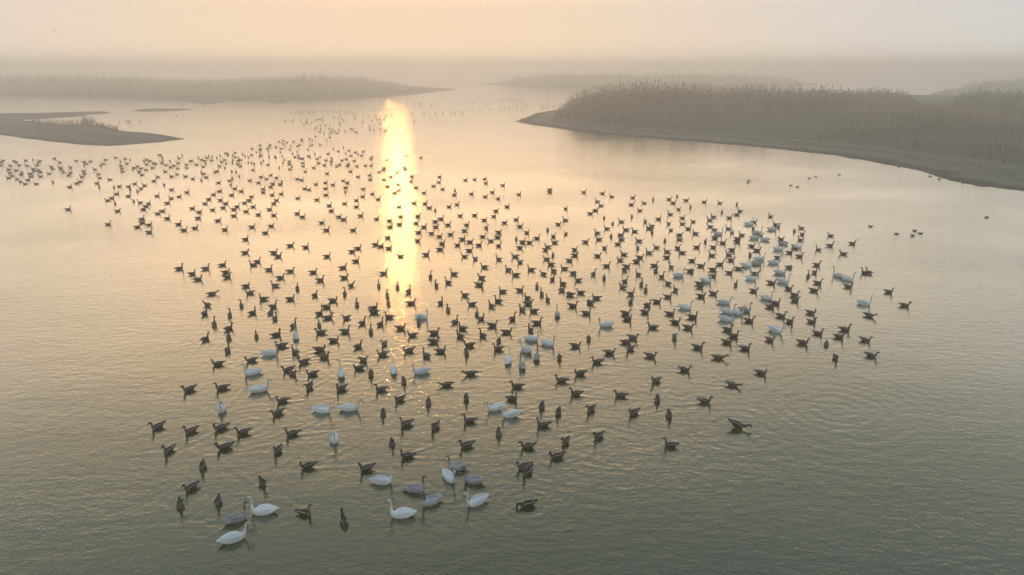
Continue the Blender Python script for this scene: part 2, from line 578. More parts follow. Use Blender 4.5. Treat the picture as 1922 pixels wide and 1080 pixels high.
def scatter(land, px, by, z, height, ground_min=0.3):
    """Plants rooted where the photograph shows (px, by); height is an array or a skyline profile they may reach."""
    P = [at(a, b, z) for a, b in zip(px, by)]
    G = land.ground(P)
    out = []
    for i, (p, g) in enumerate(zip(P, G)):
        if g < ground_min:
            continue
        if isinstance(height, list):
            h = (at_depth(px[i], lerp_profile(height, px[i]), p.y).z - g) * clump(p.x, p.y) * (1.06 - 0.72 * rng.rand())
        else:
            h = height[i]
        if h > 0.12:
            out.append((p.x, p.y, float(g), float(h)))
    return out


U = rng.uniform
px = U(1044, 2100, 11000)
by = 194 + 28 * U(0, 1, 11000) ** 1.6 + np.maximum(0, px - 1700) * 0.02
by = np.where(px < 1075, U(203, 210, 11000), by)
blades('reed_bed', scatter(L_RIGHT, px, by, 2.6, crest), M_REED, 'tall misty reed bed along the crest of the right bank', 0.07, 0.06, 0.4)

px = np.where(U(0, 1, 2600) < 0.75, U(1590, 1930, 2600), U(1250, 1600, 2600))
by = 219 + rng.normal(0, 4.0, 2600) + (px - 1600) * 0.02
blades('russet_grass', scatter(L_RIGHT, px, by, 2.4, U(0.8, 2.0, 2600) * np.where(px > 1590, 1.15, 0.7)), M_RUST, 'russet dry grass in front of the right reed bed', 0.07, 0.12, 0.35)

px = 1990 - 480 * np.sqrt(U(0, 1, 3000) * U(0, 1, 3000))
by = np.where(U(0, 1, 3000) < 0.7, U(226, 256, 3000), U(215, 300, 3000))
blades('bank_scrub', scatter(L_RIGHT, px, by, 1.9, U(0.3, 1.3, 3000), 0.8), M_SCRUB, 'dark low scrub on the slope of the right bank', 0.09, 0.2, 0.3)

px, by = U(1050, 1990, 9000), U(206, 345, 9000)
blades('bank_grass', scatter(L_RIGHT, px, by, 1.2, U(0.15, 0.6, 9000), 1.0), M_GRASS, 'thin short grass over the right bank', 0.05, 0.25, 0.0, False)

px = U(60, 222, 420)
by = np.interp(px, [60, 85, 120, 150, 170, 195, 222], [230.5, 233.5, 236.5, 235.5, 236, 239, 247]) + U(0, 2.8, 420)
blades('sedge_tufts', scatter(L_LEFT, px, by, 0.1, U(0.6, 2.2, 420) * np.where(abs(px - 168) < 14, 1.25, 0.75), 0.0), M_GRASS, 'thin sedge standing beside the inlet of the left flat', 0.05, 0.14, 0.22)


def far_reeds(name, land, prof, x0, x1, y0, y1, count, label, width):
    return blades(name, scatter(land, U(x0, x1, count), U(y0, y1, count), 0.5, prof, 0.5), M_HAZED_STRAW, label, width, 0.06, width * 2.0)


far_reeds('far_reed_belt', L_FAR, [(-500, 136), (0, 137), (150, 138), (260, 142), (330, 147), (420, 146), (520, 141), (600, 138), (680, 141), (740, 150), (770, 160), (800, 163), (860, 168)],
          -480, 850, 158, 184, 14000, 'faint belt of tall reeds on the far left shore', 0.16)
far_reeds('distant_reed_belt', L_MID, [(895, 158), (920, 146), (1000, 138), (1100, 136), (1300, 136), (1400, 139), (1500, 146), (1560, 156)], 900, 1555, 154, 164, 7000, 'hardly visible reed belt on the distant island', 0.25)
far_reeds('far_right_reed_belt', L_FR, [(1740, 176), (1755, 160), (1775, 152), (1850, 148), (1922, 144), (2400, 140)], 1745, 2390, 162, 181, 7000, 'pale reed belt on the far right shore', 0.16)


# ------------------------------------------------------------------ haze
def make_haze():
    m = bpy.data.materials.new('haze')
    m.use_nodes = True
    n, l = m.node_tree.nodes, m.node_tree.links
    n.clear()
    o = n.new('ShaderNodeOutputMaterial')
    v = n.new('ShaderNodeVolumePrincipled')
    v.inputs['Color'].default_value = (0.99, 0.995, 1.0, 1)
    v.inputs['Density'].default_value = HAZE_DENSITY
    v.inputs['Anisotropy'].default_value = 0.6
    l.new(v.outputs[0], o.inputs['Volume'])
    x0, x1, y0, y1, z0, z1 = -2700, 2700, -500, 3700, -2.0, 21.0
    V = [(x, y, z) for z in (z0, z1) for x, y in ((x0, y0), (x1, y0), (x1, y1), (x0, y1))]
    F = [(3, 2, 1, 0), (4, 5, 6, 7), (0, 1, 5, 4), (1, 2, 6, 5), (2, 3, 7, 6), (3, 0, 4, 7)]
    return link('haze', mesh_from('haze', V, F, [m], smooth=False), kind='stuff', label='thin morning haze over the lake')


make_haze()

N_NEAR = 298
GEESE='645,976,a 572,963,fr 338,947,f 410,942,f 358,916,fl 492,907,f 990,886,fl 688,880,l 983,876,l 380,875,f 578,875,l 380,875,f 1045,857,l 764,856,l 316,846,fl 521,846,fl 422,839,l 991,838,l 1258,836,l 875,836,l 736,832,f 1061,830,fl 1123,819,fl 548,814,l 936,813,f 456,812,l 358,809,l 414,803,l 296,801,l 817,801,fl 1019,798,l 762,796,fl 881,790,l 1256,779,f 521,776,fl 719,775,f 1190,775,fl 1048,774,f 1109,769,fl 1017,763,f 804,756,f 1323,753,r 530,752,l 750,750,fl 1234,750,f 962,749,r 875,748,f 1165,742,l 1081,739,l 355,731,l 715,731,l 640,730,fl 416,728,l 581,726,fl 970,725,l 838,722,l 1375,722,r 758,716,f 1231,715,fl 1054,714,l 550,702,fr 586,702,l 696,702,f 883,701,l 1089,701,l 1429,700,r 541,694,l 1285,694,r 674,691,l 409,683,l 1121,679,l 570,679,l 472,676,l 682,676,fr 1050,672,f 1568,672,f 1349,671,r 609,670,r 1221,668,r 1635,667,r 800,667,al 718,665,l 876,664,f 1144,662,r 554,661,al 828,659,r 768,658,l 427,657,a 600,656,r 1183,655,fl 935,655,l 1399,654,r 1310,652,r 672,650,ar 528,649,l 1080,649,r 881,648,l 721,646,fl 1551,646,f 1507,643,r 1176,642,r 1365,642,r 814,641,r 936,640,f 626,639,r 1445,638,fr 1624,638,r 385,636,ar 1105,636,f 1188,634,r 1266,634,f 429,632,a 1575,632,r 1378,631,r 481,631,a 864,631,al 774,629,l 906,629,al 519,628,r 1536,626,r 815,625,r 602,624,l 951,623,r 696,622,a 648,622,r 1366,619,r 996,619,al 1586,618,r 429,616,ar 752,616,r 868,616,al 1292,615,r 1225,614,l 551,611,ar 924,611,r 599,610,a 402,608,a 714,608,ar 680,606,ar 786,606,a 1008,606,r 1268,605,r 1483,604,fr 1524,604,r 854,604,ar 1406,602,r 1178,599,r 903,598,ar 962,598,ar 516,597,a 650,597,fl 616,596,r 730,595,l 1300,595,r 1466,593,r 1632,592,r 431,591,a 895,589,a 1258,589,r 384,588,ar 599,588,ar 1101,588,r 1174,588,r 1522,587,r 474,587,ar 508,587,ar 702,586,l 1211,586,r 1002,584,l 841,581,a 980,581,al 702,578,r 1446,576,r 613,576,r 512,575,ar 922,574,al 1075,574,r 453,573,a 1698,573,r 1215,572,ar 389,572,al 670,571,a 886,571,l 991,570,r 1456,569,r 729,569,a 772,569,r 1108,568,al 827,568,ar 1184,566,a 1233,566,r 935,565,al 1492,564,r 625,564,r 1028,562,a 494,561,l 545,561,r 990,559,al 1119,559,l 1254,557,r 1316,556,r 591,554,ar 727,554,a 1492,554,r 873,554,al 1070,553,l 398,551,r 647,551,a 1017,551,a 1184,551,ar 1339,551,r 469,550,l 1090,549,l 1668,548,r 767,547,ar 943,547,l 1415,546,r 976,545,r 1528,545,r 1055,544,ar 1212,544,a 1268,544,al 1480,542,fr 558,541,a 746,539,a 1169,539,al 1314,539,r 1008,538,a 1592,538,r 462,537,r 516,536,l 659,536,ar 711,536,a 819,535,a 901,535,r 899,534,r 1381,534,a 1204,533,a 1056,532,al 1254,532,al 1312,532,r 1448,531,r 1535,531,r 841,530,al 1173,528,ar 601,526,r 1085,526,l 372,524,r 1037,524,ar 1134,522,f 526,521,r 646,521,r 904,521,al 426,520,r 808,519,a 1242,519,ar 1338,518,r 1517,518,a 968,516,l 1198,515,al 361,514,r 852,514,l 1020,514,al 1114,514,ar 720,513,r 1076,513,r 1418,513,r 1369,512,r 1624,512,l 424,511,r 588,511,r 1529,511,ar 1631,511,al 545,509,r 1296,509,r 1039,508,al 1172,508,fl 1231,508,ar 505,506,r 954,506,al 997,506,l 1338,506,r 337,504,r 386,504,r 1059,504,l 1386,504,r 644,502,r 1481,502,r 909,501,l 1260,501,al 1176,500,r 1139,499,r 1316,499,r 1228,498,r 418,497,r 475,497,l 1533,497,r 1034,496,l 1352,496,r 976,492,fl 483,491,r 1195,491,r 668,490,r 1069,489,r 1299,489,r 1164,488,l 1372,488,r 892,486,fl 936,486,al 1026,486,l 1201,483,r 1252,483,r 1460,483,r 522,481,r 614,481,r 752,481,l 872,481,l 967,481,l 1501,481,r 1122,480,r 1038,479,f 1079,479,r 1336,479,l 1408,479,f 800,478,r 1368,478,l 1171,477,l 1583,476,l 460,474,r 514,474,r 1218,474,l 1280,474,l 1482,474,r 661,472,r 1252,472,l 881,470,r 1421,470,r 1024,469,fr 1079,469,fr 1374,469,r 826,468,r 1536,468,al 730,466,r 672,466,r 1135,466,fr 1197,466,fl 1272,466,fr 1492,466,l 976,465,r 574,464,r 1232,464,l 1308,464,r 1339,464,r 1028,463,l 715,462,r 1411,462,r 545,461,r 936,461,ar 1558,461,r 859,460,r 899,460,r 705,459,r 1160,458,r 830,457,r 1600,457,r 1357,456,r 994,455,r 1041,455,l 882,454,r 981,454,r 1099,454,r 1324,454,f 1384,454,r 784,452,fr 921,452,l 1199,452,l 1248,452,f 1502,450,al 461,449,r 1124,449,l 1166,449,l 1275,449,l 868,449,r 969,449,f 1466,449,r 1384,448,r 1008,447,r 1342,447,r 728,446,r 934,445,r 1039,444,fr 1147,444,f 825,444,r 906,444,r 1427,442,r 1559,442,l 1166,441,r 1276,441,r 1392,441,l 846,440,r 1506,440,fr 1062,439,fl 1305,438,l 810,438,r 498,437,r 989,437,fr 1121,437,l 280,436,r 1224,436,f 786,436,r 936,436,r 1191,434,l 1491,434,f 872,433,r 345,432,r 613,432,r 663,432,r 1028,432,f 1259,432,fl 422,431,r 1175,431,l 1341,431,l 1414,430,f 1139,429,l 1220,429,r 1292,429,r 1367,429,l 366,428,r 1218,428,l 913,428,fr 1504,428,l 258,426,r 473,426,r 732,426,r 796,426,r 818,426,r 1459,426,r 1333,425,l 976,425,r 509,424,r 1223,424,l 280,422,r 841,422,r 876,422,r 203,421,r 335,421,r 750,421,r 1048,421,r 1456,421,l 1150,420,f 1281,420,l 1255,420,fl 781,419,r 267,418,r 604,418,r 947,418,r 1415,417,r 1166,416,l 1211,416,fl 1301,416,fl 817,416,r 409,414,r 731,414,r 1061,413,l 1332,413,l 909,413,r 645,412,r 969,412,r 266,411,r 707,411,r 828,411,r 1236,411,r 314,410,r 372,409,r 1134,409,f 1281,409,r 1369,409,r 568,407,r 636,407,r 1186,407,f 1339,407,l 752,406,r 784,406,r 927,406,r 1446,406,al 439,405,r 677,405,r 864,405,r 514,404,r 891,404,r 485,403,r 1383,403,r 1258,402,l 296,401,r 558,401,r 1108,401,r 1355,399,f 374,398,r 462,397,r 221,396,r 305,396,r 622,396,r 931,396,r 1389,396,l 817,395,f 1118,395,r 1201,395,l 399,394,r 128,393,r 269,393,r 439,393,r 506,393,r 1274,393,fr 1062,392,fr 361,391,r 419,390,r 806,390,r 1296,389,f 445,388,r 475,388,r 669,388,r 749,388,r 843,388,r 952,388,r 274,387,r 618,386,r 1128,386,l 858,384,r 1185,384,r 1383,384,f 216,382,a 279,382,ar 385,382,r 424,382,r 514,382,r 647,382,r 798,382,r 314,381,r 459,381,r 777,381,r 1209,381,l 1264,381,r 1351,381,l 263,380,l 1322,379,r 251,378,f 1121,378,l 202,376,l 414,376,r 468,376,r 519,376,r 669,376,r 1288,376,r 595,375,r 1226,375,f 392,374,r 710,374,r 1256,374,r 935,373,r 210,372,r 321,372,l 559,372,r 1188,371,r 336,369,r 472,369,r 681,369,r 911,369,r 1148,369,l 1271,369,fl 241,368,r 295,368,r 511,366,r 612,366,r 435,366,r 853,366,r 401,365,r 402,365,r 974,365,r 219,364,r 528,364,r 699,364,r 885,364,r 1131,363,r 741,362,r 796,362,r 351,361,r 494,361,r 924,361,r 1032,361,r 1096,361,r 648,360,f 258,359,f 412,359,r 453,359,r 412,359,r 854,358,f 749,357,r 244,356,f 322,356,r 580,356,r 1032,356,r 494,355,r 682,355,r 831,355,r 264,354,fl 572,354,r 611,354,r 441,354,r 214,352,f 649,352,r 781,352,r 131,351,r 186,351,f 508,351,r 224,350,r 241,350,r 728,350,r 814,349,r 271,348,l 944,348,r 308,347,f 433,347,f 625,347,r 526,346,r 593,346,r 748,346,r 47,345,l 68,345,l 253,345,r 512,345,r 144,344,r 182,344,r 912,344,r 410,343,r 485,343,r 611,343,r 652,343,r 99,342,f 409,342,r 529,342,f 824,342,r 38,341,fl 150,341,l 289,340,r 771,340,r 378,339,f 431,339,r 469,339,r 644,339,r 52,338,r 566,338,r 874,338,r 206,337,l 695,337,r 721,337,r 891,337,r 31,336,fl 362,336,r 500,336,l 558,336,r 910,336,r 436,335,f 16,334,l 187,334,l 519,334,r 387,333,r 154,332,l 296,332,l 490,332,r 672,332,r 734,332,r 825,332,r 58,331,l 76,331,l 322,331,l 348,331,l 449,331,f 773,331,r 22,330,l 129,329,l 508,329,r 694,329,r 40,328,r 266,328,l 185,327,l 332,327,l 57,326,l 92,326,l 158,326,l 382,326,l 614,326,r 19,324,l 40,324,f 132,324,l 378,324,f 746,324,r 75,323,l 119,323,l 404,323,l 443,323,f 712,323,r 230,322,l 261,322,l 310,322,l 573,322,ar 435,322,f 658,322,r 64,321,l 157,321,l 408,321,r 30,320,l 72,319,l 274,319,l 475,319,r 720,319,r 16,318,l 114,318,l 178,318,l 249,318,f 544,318,r 761,318,l 62,317,l 99,317,l 133,316,f 229,316,l 264,316,l 333,316,l 114,315,l 252,315,l 286,315,l 350,315,l 422,315,f 524,315,f 589,315,r 721,315,r 132,314,l 320,314,l 721,314,r 759,314,l 96,313,l 381,313,l 258,312,l 451,312,r 412,312,l 548,312,f 569,312,r 632,312,l 652,312,r 670,312,r 19,311,l 50,311,l 158,311,f 189,311,f 227,311,l 326,311,l 412,311,r 686,311,r 697,311,r 1,310,l 36,310,l 69,310,l 311,310,r 609,310,r 350,309,l 369,309,l 503,309,r 637,309,r 194,308,l 275,308,l 292,308,l 446,308,l 477,308,f 543,308,r 621,308,f 654,308,r 162,307,l 238,307,l 386,307,f 424,307,f 288,306,l 304,306,l 334,306,l 436,306,f 472,306,f 490,306,f 531,306,f 568,306,r 598,306,l 72,305,l 112,305,l 466,305,f 2,304,l 30,304,l 158,304,r 226,304,f 416,304,l 170,303,l 356,303,f 416,303,l 543,303,r 622,303,r 26,302,l 75,302,l 143,302,l 270,302,f 280,302,l 319,302,f 359,302,r 384,302,l 447,302,r 494,302,f 665,302,r 6,301,l 48,301,l 305,301,f 397,301,l 437,301,f 612,301,r 642,301,r 62,300,f 198,300,l 244,300,f 275,300,l 378,300,r 452,300,l 421,300,l 534,300,f 726,300,r 650,299,r 696,299,r 102,298,r 235,298,l 448,298,f 568,298,r 596,298,r 305,297,f 336,297,l 562,297,l 622,297,f 217,296,l 372,296,f 388,296,l 407,296,f 407,296,f 518,296,f 790,296,r 441,295,l 466,295,f 505,295,f 554,295,r 582,295,f 698,295,r 398,294,f 487,294,f 516,294,f 601,294,f 303,293,f 392,293,f 460,293,f 530,293,f 579,293,r 342,292,f 413,292,f 412,292,f 428,292,f 436,292,f 490,292,r 505,292,f 561,292,f 678,292,r 659,292,r 763,292,r 299,291,l 472,291,l 427,289,r 455,289,f 549,289,f 591,289,f 616,289,r 672,289,f 488,288,f 649,288,f 423,287,l 441,287,l 481,286,f 526,286,f 667,286,r 558,285,f 682,285,r 504,284,f 635,284,r 655,283,r 489,282,r 544,281,f 578,281,f 488,280,l 626,280,f 473,279,l 502,279,r 528,279,l 644,277,f 506,276,l 518,276,l 534,274,f 546,274,f 559,274,r 581,274,f 488,273,r 507,272,l 562,272,l 586,272,l 601,272,l 531,270,l 538,268,r 524,266,r 551,266,r 567,265,l 532,264,l 586,264,f 613,263,f 613,263,? 566,262,r 581,261,l 619,258,r 619,258,? 592,256,l 608,252,f 619,252,? 607,252,? 633,250,? 607,249,f 670,249,? 607,249,? 600,248,r 600,248,? 622,248,? 628,247,? 666,247,? 648,246,? 722,246,? 636,244,? 702,244,? 725,244,? 624,243,? 662,243,? 694,243,? 591,242,? 602,242,? 618,242,? 658,242,? 714,242,? 594,239,? 742,238,? 694,237,? 619,236,? 731,236,? 601,235,? 610,235,? 702,235,? 570,234,? 638,234,? 749,234,? 583,232,? 714,232,? 576,231,? 637,230,? 241,230,? 680,229,? 224,229,? 575,228,? 762,228,? 244,228,? 535,227,? 564,227,? 777,227,r 645,226,? 549,226,? 592,226,? 605,226,? 699,226,? 236,226,? 263,226,? 576,224,? 597,224,? 601,224,? 682,224,? 710,224,? 719,224,? 642,223,? 714,222,? 651,221,? 665,221,? 635,221,? 627,221,? 704,221,? 722,221,? 748,221,? 652,220,? 607,220,? 707,220,? 736,220,? 332,218,? 692,217,? 733,217,? 808,217,? 668,216,? 639,216,? 689,216,? 725,216,? 822,216,? 342,214,? 554,213,? 563,213,? 569,213,? 773,213,? 546,212,? 581,212,? 662,212,? 796,212,? 817,212,? 831,212,? 854,212,? 868,212,? 588,211,? 633,211,? 649,211,? 803,211,? 638,210,? 655,210,? 665,210,? 847,210,? 862,210,? 561,209,? 577,209,? 594,209,? 605,209,? 610,209,? 614,209,? 626,209,? 891,207,? 901,207,? 920,205,? 702,204,? 947,204,? 964,203,? 940,202,? 955,202,? 980,202,? 1020,202,? 1029,202,? 1037,202,? 1049,202,? 1018,199,? 971,198,? 987,198,? 1024,198,? 1042,198,? 809,197,? 1056,197,? 791,196,? 860,196,? 1014,196,? 1002,195,? 1051,195,? 777,194,? 788,194,? 1030,194,? 888,193,? 966,191,? 983,190,? 943,188,? 958,188,? 970,188,? 977,188,? 1030,188,? 929,187,? 941,187,? 963,187,? 954,186,?'
SWANS='437,1009,r 755,963,l 494,957,l 896,939,l 717,901,r 842,894,fr 627,822,f 960,777,l 604,768,fr 416,766,f 655,765,r 931,764,l 486,730,r 640,701,a 474,698,l 791,696,l 739,694,a 954,676,a 506,662,r 988,656,al 1028,644,r 998,635,r 555,631,a 1455,618,fr 1138,609,l 1362,598,r 792,594,r 1382,586,r 1366,584,r 1285,576,r 1622,568,r 1359,566,r 1438,559,r 1470,527,r 1325,526,r 1591,523,r 1410,522,r 1274,516,r 1573,516,al 1464,511,r 1400,498,r 1452,492,r 1425,486,r 1461,467,r 1495,462,r 1436,449,l 1416,446,r 1348,438,r 1422,436,r 1374,434,a 1449,430,r 1406,420,r'
CYGNETS='441,973,r 811,939,l 780,917,r 890,901,l 859,876,l 980,686,a 1007,670,a 1046,590,a 1398,581,r 1420,494,r 1470,456,l'
DUCKS='1713,442,l 1683,439,l 1728,438,r 1717,433,r 1634,425,r 1852,408,l 1497,351,r 1484,348,l 1404,343,l 1406,339,l 1519,335,l 1531,332,r 1575,328,r'
SHORE='1844,349,l 1835,348,l 1808,343,l 1763,336,l 1746,331,l 1687,313,l'
DIVE='1383,800,r'
FEED='989,947,l'


# ------------------------------------------------------------------ birds
def catmull(P, k):
    P = np.asarray(P, float)
    out = []
    for i in range(len(P) - 1):
        p0, p1, p2, p3 = P[max(i - 1, 0)], P[i], P[i + 1], P[min(i + 2, len(P) - 1)]
        for j in range(k):
            t = j / k
            out.append(0.5 * (2 * p1 + (p2 - p0) * t + (2 * p0 - 5 * p1 + 4 * p2 - p3) * t * t + (3 * p1 - p0 - 3 * p2 + p3) * t ** 3))
    out.append(P[-1])
    return np.array(out)


def loft(path, segs, k=1, paint=None):
    """Tube of elliptic rings along path rows (x, y, z, half width, half height); paint(i, up) -> material index."""
    Q = catmull(path, k) if k > 1 else np.asarray(path, float)
    n = len(Q)
    V, F, MI = [], [], []
    B = np.array((0.0, 1.0, 0.0))
    for i in range(n):
        T = Q[min(i + 1, n - 1), :3] - Q[max(i - 1, 0), :3]
        T = T / (np.linalg.norm(T) + 1e-9)
        B = B - T * B.dot(T)
        B /= np.linalg.norm(B) + 1e-9
        N = np.cross(T, B)
        for s in range(segs):
            a = math.tau * (s + 0.5) / segs
            V.append(Q[i, :3] + B * math.cos(a) * max(Q[i, 3], 1e-3) + N * math.sin(a) * max(Q[i, 4], 1e-3))
    for i in range(n - 1):
        for s in range(segs):
            s2 = (s + 1) % segs
            F.append((i * segs + s, i * segs + s2, (i + 1) * segs + s2, (i + 1) * segs + s))
            MI.append(paint(i / (n - 1) * (len(path) - 1), math.sin(math.tau * (s + 1.0) / segs)) if paint else 0)
    for i, rev in ((0, True), (n - 1, False)):
        c = len(V)
        V.append(Q[i, :3])
        for s in range(segs):
            s2 = (s + 1) % segs
            F.append((i * segs + s2, i * segs + s, c) if rev else (i * segs + s, i * segs + s2, c))
            MI.append(paint(i / (n - 1) * (len(path) - 1), math.sin(math.tau * (s + 1.0) / segs)) if paint else 0)
    return V, F, MI


# neck and head rows per pose: (forward, up, half width, half height) from the breast on, and the bill rows after the head
GOOSE_BODY = [(-0.42, 0.175, .016, .008), (-0.36, .155, .048, .022), (-0.27, .118, .085, .06), (-0.15, .08, .12, .102), (-0.01, .062, .136, .125), (0.10, .066, .126, .124), (0.18, .10, .09, .10)]
GOOSE_POSE = {
    'upright': [(.214, .19, .057, .066), (.226, .28, .043, .05), (.235, .37, .038, .043), (.25, .432, .039, .043), (.288, .47, .045, .047), (.33, .467, .041, .042), (.36, .454, .03, .031)],
    'relaxed': [(.228, .165, .062, .07), (.254, .24, .046, .053), (.26, .31, .04, .045), (.27, .362, .04, .044), (.306, .397, .045, .047), (.348, .391, .041, .042), (.378, .376, .03, .03)],
    'curved': [(.24, .155, .064, .072), (.28, .215, .047, .053), (.286, .28, .041, .045), (.276, .336, .039, .043), (.302, .378, .045, .047), (.342, .374, .041, .042), (.372, .357, .03, .03)],
    'low': [(.25, .135, .064, .07), (.32, .16, .047, .052), (.385, .205, .041, .045), (.425, .245, .039, .043), (.47, .262, .045, .046), (.512, .25, .041, .041), (.54, .233, .03, .03)],
    'sleeping': [(.225, .155, .064, .07), (.222, .205, .05, .055), (.18, .245, .042, .046), (.12, .258, .04, .043), (.07, .262, .045, .044), (.03, .252, .04, .04), (0.0, .245, .03, .03)],
    'feeding': [(.25, .14, .06, .068), (.315, .175, .046, .05), (.36, .175, .04, .044), (.392, .14, .039, .042), (.41, .09, .043, .044), (.42, .045, .037, .038), (.428, .015, .027, .027)],
}
SWAN_BODY = [(-0.62, .19, .02, .012), (-0.54, .18, .07, .03), (-0.41, .145, .135, .09), (-0.24, .105, .185, .145), (-0.04, .085, .205, .168), (0.16, .09, .19, .165), (0.30, .125, .15, .16), (0.385, .18, .098, .115)]
SWAN_POSE = {
    'upright': [(.425, .285, .062, .068), (.435, .42, .046, .05), (.43, .56, .04, .043), (.43, .69, .037, .04), (.445, .775, .037, .04), (.49, .825, .043, .045), (.54, .815, .04, .04), (.575, .795, .028, .028)],
    'curved': [(.44, .26, .066, .072), (.478, .36, .05, .055), (.48, .50, .043, .047), (.455, .62, .04, .043), (.465, .71, .04, .043), (.515, .755, .046, .048), (.57, .73, .043, .043), (.602, .692, .03, .03)],
    'arched': [(.45, .25, .066, .072), (.495, .35, .048, .052), (.515, .46, .041, .044), (.525, .56, .038, .04), (.565, .63, .037, .04), (.63, .635, .042, .043), (.675, .58, .038, .038), (.695, .535, .027, .028)],
}


def bird_rows(body, neck, bill, turn):
    rows = [(x, 0.0, z, w, h) for (x, z, w, h) in body]
    if turn and neck[-1][0] > neck[-4][0]:
        # swing the head round a vertical axis through the top of the neck
        ax = neck[-4][0]
        for i, (x, z, w, h) in enumerate(neck):
            f = max(0.0, min(1.0, (i - (len(neck) - 4)) / 1.5))
            a = turn * f
            dx = x - ax
            rows.append((ax + dx * math.cos(a), dx * math.sin(a), z, w, h))
        br = []
        for (x, z, w, h) in bill:
            dx = x - ax
            br.append((ax + dx * math.cos(turn), dx * math.sin(turn), z, w, h))
    else:
        rows += [(x, 0.0, z, w, h) for (x, z, w, h) in neck]
        br = [(x, 0.0, z, w, h) for (x, z, w, h) in bill]
    return rows, br


def make_bill(neck, length, w0):
    (x0, z0, _, _), (x1, z1, w, h) = neck[-2], neck[-1]
    d = Vector((x1 - x0, z1 - z0)).normalized()
    rows = []
    for t, k in ((-0.1, 0.95), (0.25, 0.8), (0.6, 0.62), (0.9, 0.5), (1.0, 0.18)):
        rows.append((x1 + d.x * length * t, z1 + d.y * length * t - 0.004 * t, w0 * k * (1.15 if 0.5 < t < 0.95 else 1), w0 * k * 0.75))
    return rows


def wing_rows(side, kind):
    if kind == 'goose':
        R = [(.15, .07, .105, .02, .045), (.09, .108, .112, .026, .075), (-.03, .12, .115, .028, .088), (-.16, .10, .122, .026, .077), (-.29, .062, .148, .02, .046), (-.39, .034, .168, .013, .022), (-.47, .022, .186, .007, .008)]
    else:
        R = [(.30, .09, .155, .03, .055), (.20, .148, .17, .038, .10), (.04, .168, .185, .045, .13), (-.14, .15, .205, .045, .135), (-.31, .105, .21, .04, .10), (-.47, .055, .205, .028, .055), (-.62, .028, .2, .012, .018)]
    return [(x, side * y, z, w, h) for (x, y, z, w, h) in R]


def goose_paint(nb, nn):
    def f(i, up):
        if i < 1.8:
            return 0 if up > 0.55 else 2
        if i < 2.6:
            return 0 if up > -0.35 else 2
        if i < nb - 1.6:
            return 0 if up > -0.55 else 1
        if i < nb - 0.4:
            return 0 if up > 0.35 else 1
        if i < nb + nn - 3.4:
            return 3 if up > 0.3 else 1
        return 3 if up > -0.2 else 1
    return f


def swan_paint(nb):
    return lambda i, up: 1 if i > nb + 1.2 else 0


MESH = {}


def bird_meshes(kind, pose, turn, detail):
    """Shared mesh data: body, bill and the two folded wings (or all of them as one mesh for small distant birds)."""
    key = (kind, pose, turn, detail)
    if key in MESH:
        return MESH[key]
    goose = kind in ('goose', 'duck')
    body = GOOSE_BODY if goose else SWAN_BODY
    neck = (GOOSE_POSE if goose else SWAN_POSE)[pose]
    if kind == 'duck':
        neck = [(x * 0.9 + 0.02, z * 0.72 + 0.02, w * 1.1, h * 1.1) for (x, z, w, h) in neck]
    bill = make_bill(neck, 0.10 if goose else 0.12, 0.028 if goose else 0.03)
    rows, brow = bird_rows(body, neck, bill, turn)
    paint = goose_paint(len(body), len(neck)) if goose else swan_paint(len(body))
    mats = {'goose': MATS_GOOSE, 'duck': [M_DUCK, M_DUCK, M_DUCK, M_DARK, M_BILL], 'swan': MATS_SWAN, 'cygnet': MATS_CYG}[kind]
    seg, k = (14, 3) if detail == 2 else ((10, 2) if detail == 1 else (6, 1))
    nm = {'goose': 'goose', 'duck': 'duck', 'swan': 'white_swan', 'cygnet': 'young_swan'}[kind]
    b = loft(rows, seg, k, paint)
    bl = loft(brow, 8 if detail else 5, 2 if detail == 2 else 1, lambda i, u: 4)
    ws = [loft(wing_rows(s, 'goose' if goose else 'swan'), 8 if detail else 5, 2 if detail == 2 else 1, (lambda i, u: (3 if i > 4.4 else 2 if u < -0.8 and i < 4.2 else 0)) if kind == 'goose' else (lambda i, u: 0)) for s in (1, -1)]
    if detail == 2:
        res = [mesh_from(nm, *b[:2], mats, b[2]), mesh_from('beak', *bl[:2], mats, bl[2])] + [mesh_from('wing', *w[:2], mats, w[2]) for w in ws]
    else:
        V, F, MI = list(b[0]), list(b[1]), list(b[2])
        for v, f, mi in [bl] + ws:
            o = len(V)
            V += list(v)
            F += [tuple(q + o for q in fc) for fc in f]
            MI += mi
        res = [mesh_from(nm, V, F, mats, MI)] if detail == 1 else [(np.array(V), F, MI)]
    MESH[key] = res
    return res


HEAD = {'r': 0, 'l': 180, 'f': -90, 'a': 90, 'fr': -48, 'fl': 228, 'ar': 48, 'al': 132, '?': None}
FACE = {'r': 'facing right', 'l': 'facing left', 'f': 'facing the camera', 'a': 'seen from behind', 'fr': 'facing front right', 'fl': 'facing front left', 'ar': 'heading off rightward', 'al': 'heading off leftward'}


def parse(s):
    out = []
    for t in s.split():
        a, b, h = t.split(',')
        p = (int(a), int(b), h)
        if not any(abs(p[0] - q[0]) + abs(p[1] - q[1]) < 3 for q in out):
            out.append(p)
    return out


YAW = {(755, 963): 158, (494, 957): 152, (842, 894): -62, (890, 901): 150, (437, 1009): 8, (441, 973): 6, (896, 939): 196, (717, 901): -2, (811, 939): 194, (780, 917): -4, (859, 876): 176, (627, 822): -84, (645, 976): 100, (572, 963): -32}


